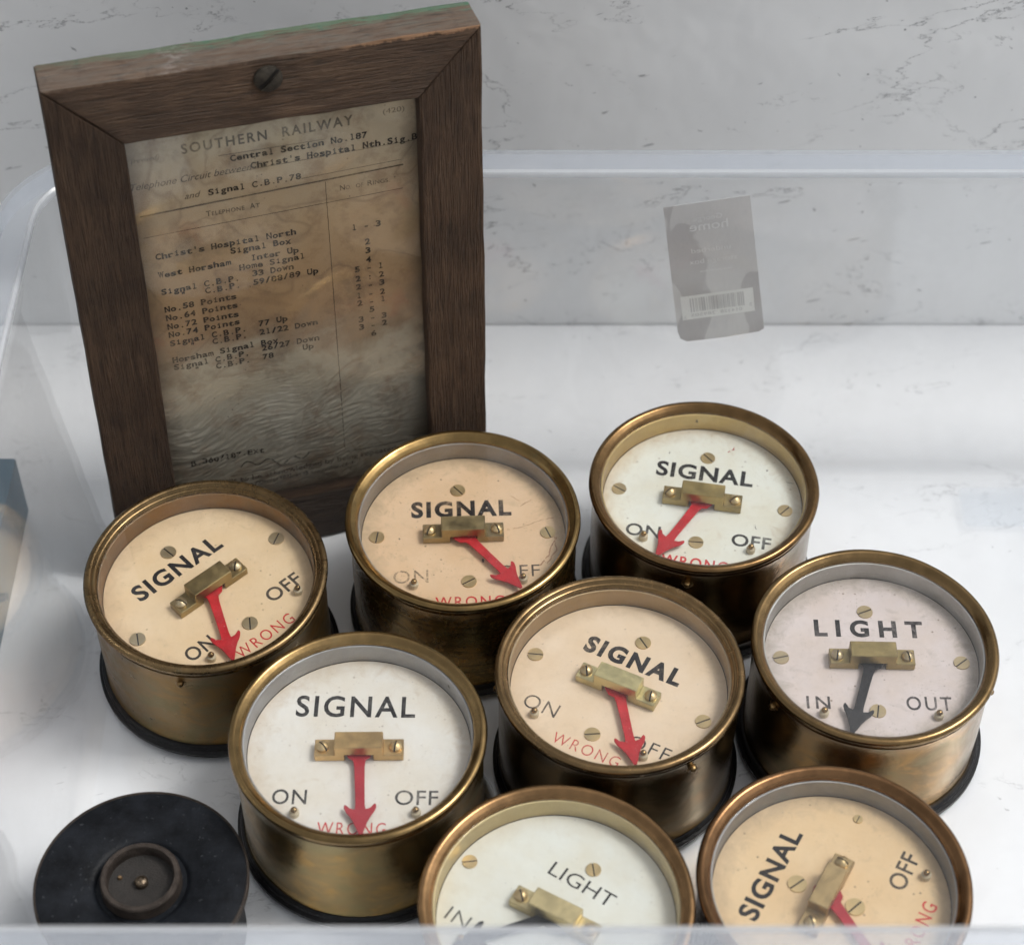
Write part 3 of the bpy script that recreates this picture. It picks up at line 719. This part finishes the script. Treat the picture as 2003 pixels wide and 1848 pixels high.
gauge('tarnished brass dial reading SIGNAL turned anticlockwise at the far left, cream face', -2.523, 11.162, 42.8, 'SIGNAL', dict(seed=1, tilt=2.4, br=1.035,
    rim=(0.250, 0.168, 0.082), body=(0.259, 0.173, 0.076), br_rough=.34, rr=.33, lip=1, green=.12,
    ring=brass('oxidised_ring', (.34, .20, .09), (.16, .13, .09), 3, .45, .7, .5), dial=dial_mat('cream_card', CREAM, 1, .45), wear=.15,
    title=(-.49, .375, .283, .155, .032, 1.15), small=[('ON', -.55, -.285, -.49, .13, .015, 1.1), ('OFF', .305, .635, -.465, .13, .015, 1.05)],
    wrong=(-.235, .335, -.735, .105, .0), screws=[(-.011, .54, .066, -85), (.748, .04, .066, 30), (-.734, -.01, .066, 60), (.036, -.504, .066, 55)],
    needle=(-113.5, NEEDLE_RED), pins=[(-.41, -.575), (.525, -.525)], nubs=[(262, 1.0), (16, 1.02)], bcol=(.46, .35, .16), scol=(.52, .45, .33)))
gauge('brass dial reading SIGNAL on speckled peach face, in front of the frame corner', -.414, 11.771, 2.2, 'SIGNAL', dict(seed=2, tilt=1.4, sc=.993, br=1.02,
    rim=(0.384, 0.253, 0.103), body=(0.288, 0.178, 0.057), brushed=.75, green=.2, rr=.22,
    ring=brass('grey_ring', (.40, .385, .36), (.22, .19, .16), 5, .5, .6, 0), dial=dial_mat('peach_card', (.71, .51, .325), 4, 1.0), wear=.75, faint=.05, faint2=.3,
    title=(-.445, .42, .208, .160, .042, 1.2), small=[('ON', -.60, -.305, -.51, .135, -.004, 1.1), ('OFF', .29, .635, -.475, .125, -.004, 1.1)],
    wrong=(-.25, .325, -.775, .105, .01), screws=[(-.037, .494, .065, -50), (-.739, -.005, .065, 80), (.723, -.005, .065, -70), (.036, -.514, .065, 30)],
    needle=(-52.5, NEEDLE_RED), pins=[(-.425, -.545), (.49, -.52)], bcol=(.46, .36, .18), marks=[([(.38, .04), (.52, .07), (.66, .13), (.78, .16)], .006, CRK), ([(.80, -.06), (.74, -.16), (.72, -.26), (.64, -.36)], .011, CRK), ([(.77, -.02), (.79, -.2), (.70, -.34)], .008, CRK), ([(.50, .30), (.60, .37)], .006, CRK), ([(.16, -.27), (.165, -.31)], .018, CRD), ([(.42, .42), (.5, .36)], .004, CRK), ([(-.55, -.02), (-.54, -.03)], .012, CRD)]))
gauge('brass dial reading SIGNAL with clean white face and bright gold inner ring, hindmost dial', 1.642, 12.155, -10.1, 'SIGNAL', dict(seed=3, sc=.985, br=1.035,
    rim=(0.288, 0.173, 0.076), body=(0.192, 0.115, 0.042), br_rough=.16, rr=.25, mark=90,
    ring=brass('gold_ring', (.62, .47, .22), (.42, .30, .13), 6, .4, .4, 0), dial=dial_mat('white_card', (.74, .755, .68), 7, .45), wear=.4,
    title=(-.445, .415, .25, .163, .030, 1.1), small=[('ON', -.615, -.315, -.49, .13, .015, 1.1), ('OFF', .30, .64, -.455, .13, .018, 1.05)],
    wrong=(-.27, .30, -.768, .108, .02), screws=[(-.009, .519, .065, -40), (-.738, .018, .065, -25), (.725, .015, .065, 55), (.002, -.483, .065, 5)],
    marks=[([(.16, .62), (.20, .66), (.215, .70)], .012, CRR), ([(.70, .36), (.77, .35)], .005, CRD), ([(.52, .46), (.53, .47)], .016, CRD), ([(-.36, .54), (-.35, .52)], .007, CRD), ([(.33, -.05), (.335, -.06)], .008, CRK), ([(.48, -.2), (.50, -.24)], .006, CRD)], needle=(-113.8, NEEDLE_RED), pins=[(-.45, -.515), (.475, -.50)], nubs=[(259, .98)]))
gauge('brass dial reading LIGHT with greyish pink face and black needle, at the far right', 2.902, 10.43, -1.4, 'LIGHT', dict(seed=4, sc=.991, br=1.035,
    rim=(0.298, 0.195, 0.090), body=(0.317, 0.209, 0.095), br_rough=.2, rr=.25, glass=GLASSD,
    ring=brass('silvered_ring', (.50, .50, .485), (.30, .29, .26), 8, .42, .5, 0), dial=dial_mat('pinkish_card', (.66, .585, .565), 9, .75, (.35, .3, .25)), wear=.55, faint=.03, faint2=.15,
    title=(-.44, .455, .252, .158, .038, 1.6), small=[('IN', -.555, -.365, -.49, .12, .012, 1.35), ('OUT', .245, .61, -.485, .13, .012, 1.25)],
    screws=[(-.007, .505, .066, 25), (-.732, .013, .066, 15), (.736, -.007, .066, 40), (.01, -.507, .066, 80)],
    needle=(-106.8, NEEDLE_BLACK), pins=[(-.425, -.55), (.487, -.555)], nubs=[(210, 1.0), (344, .90)], bcol=(.44, .34, .15), scol=(.50, .40, .25)))
gauge('brass dial reading SIGNAL with cream face and bright yellow bracket, mid cluster', .853, 10.157, -26.9, 'SIGNAL', dict(seed=5, tilt=-1.0, sc=.994, br=1.018,
    rim=(0.298, 0.195, 0.095), body=(0.192, 0.129, 0.057), br_rough=.16, rr=.28, lip=1,
    ring=brass('tan_ring', (.42, .32, .19), (.28, .20, .11), 9, .42, .6, 0), dial=dial_mat('pale_cream_card', (.75, .60, .435), 12, .35), wear=.5, faint2=.15,
    title=(-.435, .415, .235, .155, .045, 1.25), small=[('ON', -.625, -.335, -.50, .135, -.006, 1.15), ('OFF', .29, .635, -.485, .125, -.006, 1.15)],
    wrong=(-.26, .31, -.715, .105, -.006), screws=[(-.018, .514, .065, -35), (-.75, .007, .065, 20), (.738, .002, .065, 50), (.007, -.509, .065, 30)],
    needle=(-54.8, NEEDLE_RED), pins=[(-.485, -.545), (.455, -.53)], nubs=[(304, 1.0), (181, .98)], bcol=(.78, .68, .36)))
gauge('brass dial reading SIGNAL with off-white face and larger letters, beside the black disc', -1.192, 9.557, -.8, 'SIGNAL', dict(seed=6, sc=1.002, br=1.03,
    rim=(0.355, 0.236, 0.103), body=(0.442, 0.306, 0.129), br_rough=.2, rr=.25, green=.06, mark=38,
    ring=brass('bluish_ring', (.45, .455, .47), (.30, .29, .28), 12, .45, .4, 0), dial=dial_mat('offwhite_card', (.73, .71, .655), 15, .4), wear=.5, faint2=.12,
    title=(-.525, .42, .318, .194, .016, 1.15), small=[('ON', -.64, -.375, -.505, .13, .008, 1.1), ('OFF', .30, .63, -.50, .13, .004, 1.05)],
    wrong=(-.275, .245, -.775, .11, .0), screws=[], bang=1.2, boff=(0.004, -.025),
    needle=(-85.7, NEEDLE_RED2), pins=[(-.455, -.60), (.468, -.585)], nubs=[(154, 1.04), (29, 1.04)], bcol=(.78, .53, .24)))
gauge('brass dial reading LIGHT with white face and slanting thin letters, at the bottom edge', .323, 8.076, -33.5, 'LIGHT', dict(seed=7, sc=1.01, br=1.012,
    rim=(0.384, 0.226, 0.106), body=(0.192, 0.124, 0.053), rr=.27,
    ring=brass('pale_gold_ring', (.60, .49, .27), (.42, .34, .18), 15, .45, .5, 0), dial=dial_mat('ivory_white_card', (.71, .725, .665), 18, .15), wear=.2, faint2=.3,
    title=(-.255, .285, .275, .118, -.004, 1.0), small=[('IN', -.68, -.50, -.455, .115, -.006, 1.1), ('OUT', .30, .62, -.455, .115, -.006, 1.1)],
    screws=[(.017, .484, .058, -50), (-.783, .037, .058, 40), (.78, .0, .058, 0)], bang=4,
    needle=(-128, NEEDLE_BLACK), pins=[(-.46, -.55), (.46, -.55)], nubs=[(14, .92)], bcol=(.76, .63, .34)))
gauge('coppery rimmed brass dial reading SIGNAL with deep yellow face turned almost upright, bottom right', 2.356, 8.25, 60.9, 'SIGNAL', dict(seed=8, sc=1.01, br=1.012,
    rim=(0.259, 0.142, 0.068), body=(0.192, 0.107, 0.053), rr=.27, green=.08,
    ring=brass('dull_grey_ring', (.33, .33, .325), (.22, .21, .2), 18, .5, .6, .12), dial=dial_mat('deep_cream_card', (.72, .53, .31), 21, .7), wear=.2,
    title=(-.465, .385, .395, .142, .03, 1.1), small=[('ON', -.60, -.33, -.45, .13, .012, 1.1), ('OFF', .29, .62, -.45, .13, .012, 1.05)],
    wrong=(-.25, .30, -.715, .105, .006), screws=[(-.027, .257, .072, -25), (.001, -.19, .072, -20), (.71, .085, .036, 0)],
    needle=(-122, NEEDLE_RED2), pins=[(.485, -.545), (-.46, -.55)], boff=(-.03, .03), bcol=(.55, .40, .20)))

# ------------------------------------------------------------------ black disc-topped case, lower left
bd = empty('black_cover', 'round black lacquered case top with recessed brown metal centre, bottom left', 'instrument cover')
bd.location = (-2.785, 8.47, 0)
BKL = plain('black_lacquer', (.008, .0095, .0125), .45, var=.5, scale=4, bump=.10, spots=(.05, .055, .06), spec=.14)
BRN = plain('worn_brown_metal', (.05, .040, .034), .45, .3, var=.35, scale=9, bump=.3, spec=.2)
DK = plain('dusty_dark_well', (.022, .019, .017), .7, .1, var=.4, scale=10, bump=.3)
link('case', lathe([(0, .0), (.70, 0), (.72, .02), (.72, .72), (.70, .735), (0, .735)]), BKL, bd)
link('plate', lathe([(0, .76), (.34, .762), (.36, .785), (.38, .792), (.40, .80), (.775, .80), (.792, .795), (.792, .74), (.7, .737), (0, .737)], 128), BKL, bd)
link('plate_edge', lathe([(.789, .797), (.796, .806), (.806, .802), (.809, .775), (.806, .737), (.795, .735), (.793, .78)], 128, closed=True), BRN, bd)
link('centre_ring', lathe([(.248, .765), (.246, .80), (.250, .868), (.258, .880), (.290, .880), (.300, .868), (.306, .765)], 80, closed=True), BRN, bd)
link('well', lathe([(0, .772), (.235, .773), (.251, .780), (.251, .755), (0, .753)], 64), DK, bd)
link('centre_nut', lathe([(0, .838), (.014, .838), (.022, .830), (.040, .824), (.050, .810), (.050, .774), (0, .774)], 24), brass('dull_nut', (.20, .155, .11), (.09, .07, .05), 33, .38, .4), bd)
link('brass_chip', lathe([(0, .02), (.012, .018), (.02, .004), (.02, 0), (0, 0)], 10), brass('chip_brass', (.5, .33, .2), (.3, .2, .1), 3), bd, (-.17, .05, .7745))

# ------------------------------------------------------------------ clear sleeve standing between the dials
ps = bmesh.new()
P0, P1 = Vector((-.28, 9.72, .02)), Vector((.03, 8.98, .02))
N_ = 12; A, B = [], []
for i in range(N_+1):
    t_ = i/N_; p = P0.lerp(P1, t_)+Vector((math.sin(t_*5)*.015, 0, 0)); A.append(ps.verts.new(p)); B.append(ps.verts.new(p+Vector((-.05+.04*math.sin(t_*3), .02, .52+.04*t_))))
for i in range(N_): ps.faces.new((A[i], A[i+1], B[i+1], B[i]))
sme = from_bm(ps)
so = link('plastic_sleeve', sme, clear('sleeve_plastic', milk=.25, smudge=.15, rough=.15, refl=1.), None, sharp=60)
md = so.modifiers.new('solid', 'SOLIDIFY'); md.thickness = .02
so['label'] = 'small clear plastic sleeve wedged between the three front dials'; so['category'] = 'plastic sleeve'

# ------------------------------------------------------------------ blue carton outside the box at the left
ct = empty('blue_carton', 'dark blue carton with curved pink panel lying outside the box at left', 'carton')
ct.location = (-4.46, 9.7, TZ)
CB = plain('carton_blue', (.10, .19, .26), .5, var=.12, scale=3, bump=.05)
link('carton_body', box_me(-3.2, 0, 0, 3.25, .002, .72, .03), CB, ct)
def flat(name, fn_pts, m, z=.7235):
    V = [(u, v, z) for u, v in fn_pts]; return geo_obj(name, V, [tuple(range(len(V)))], m, ct)
def arc(r0, cx, cy, a0, a1, n=24): return [(cx+r0*math.cos(R(a0+(a1-a0)*i/n)), cy+r0*math.sin(R(a0+(a1-a0)*i/n))) for i in range(n+1)]
flat('pink_panel', arc(1.15, -1.15, .55, 0, 90)+[(-3.1, 1.7), (-3.1, .05), (-.04, .05)], plain('carton_pink', (.66, .55, .52), .5, var=.05, bump=0))
flat('white_band', arc(1.10, -1.15, 1.35, 2, 90)+arc(1.03, -1.15, 1.35, 90, 2), plain('carton_white', (.5, .53, .58), .5, var=.05, bump=0), .7245)
sd = [( .003, .1, .03), (.003, 1.45, .03), (.003, 1.25, .69), (.003, .1, .69)]
geo_obj('side_panel', sd, [(0, 1, 2, 3)], plain('carton_side_pink', (.58, .45, .42), .5, var=.05, bump=0), ct)
V, F = [], []
text_geo(V, F, 'SNS', .35, 1.2, 0, .22, lambda u, v: (-.42+v, u, .7255), .01)
geo_obj('carton_print', V, F, plain('carton_ink', (.10, .16, .24), .5, var=.05, bump=0), ct)

# ------------------------------------------------------------------ to metres
for o in list(col.objects):
    if o.parent is None and o.type in ('MESH', 'EMPTY'):
        o.location = o.location*S; o.scale = o.scale*S
sc.unit_settings.system = 'METRIC'
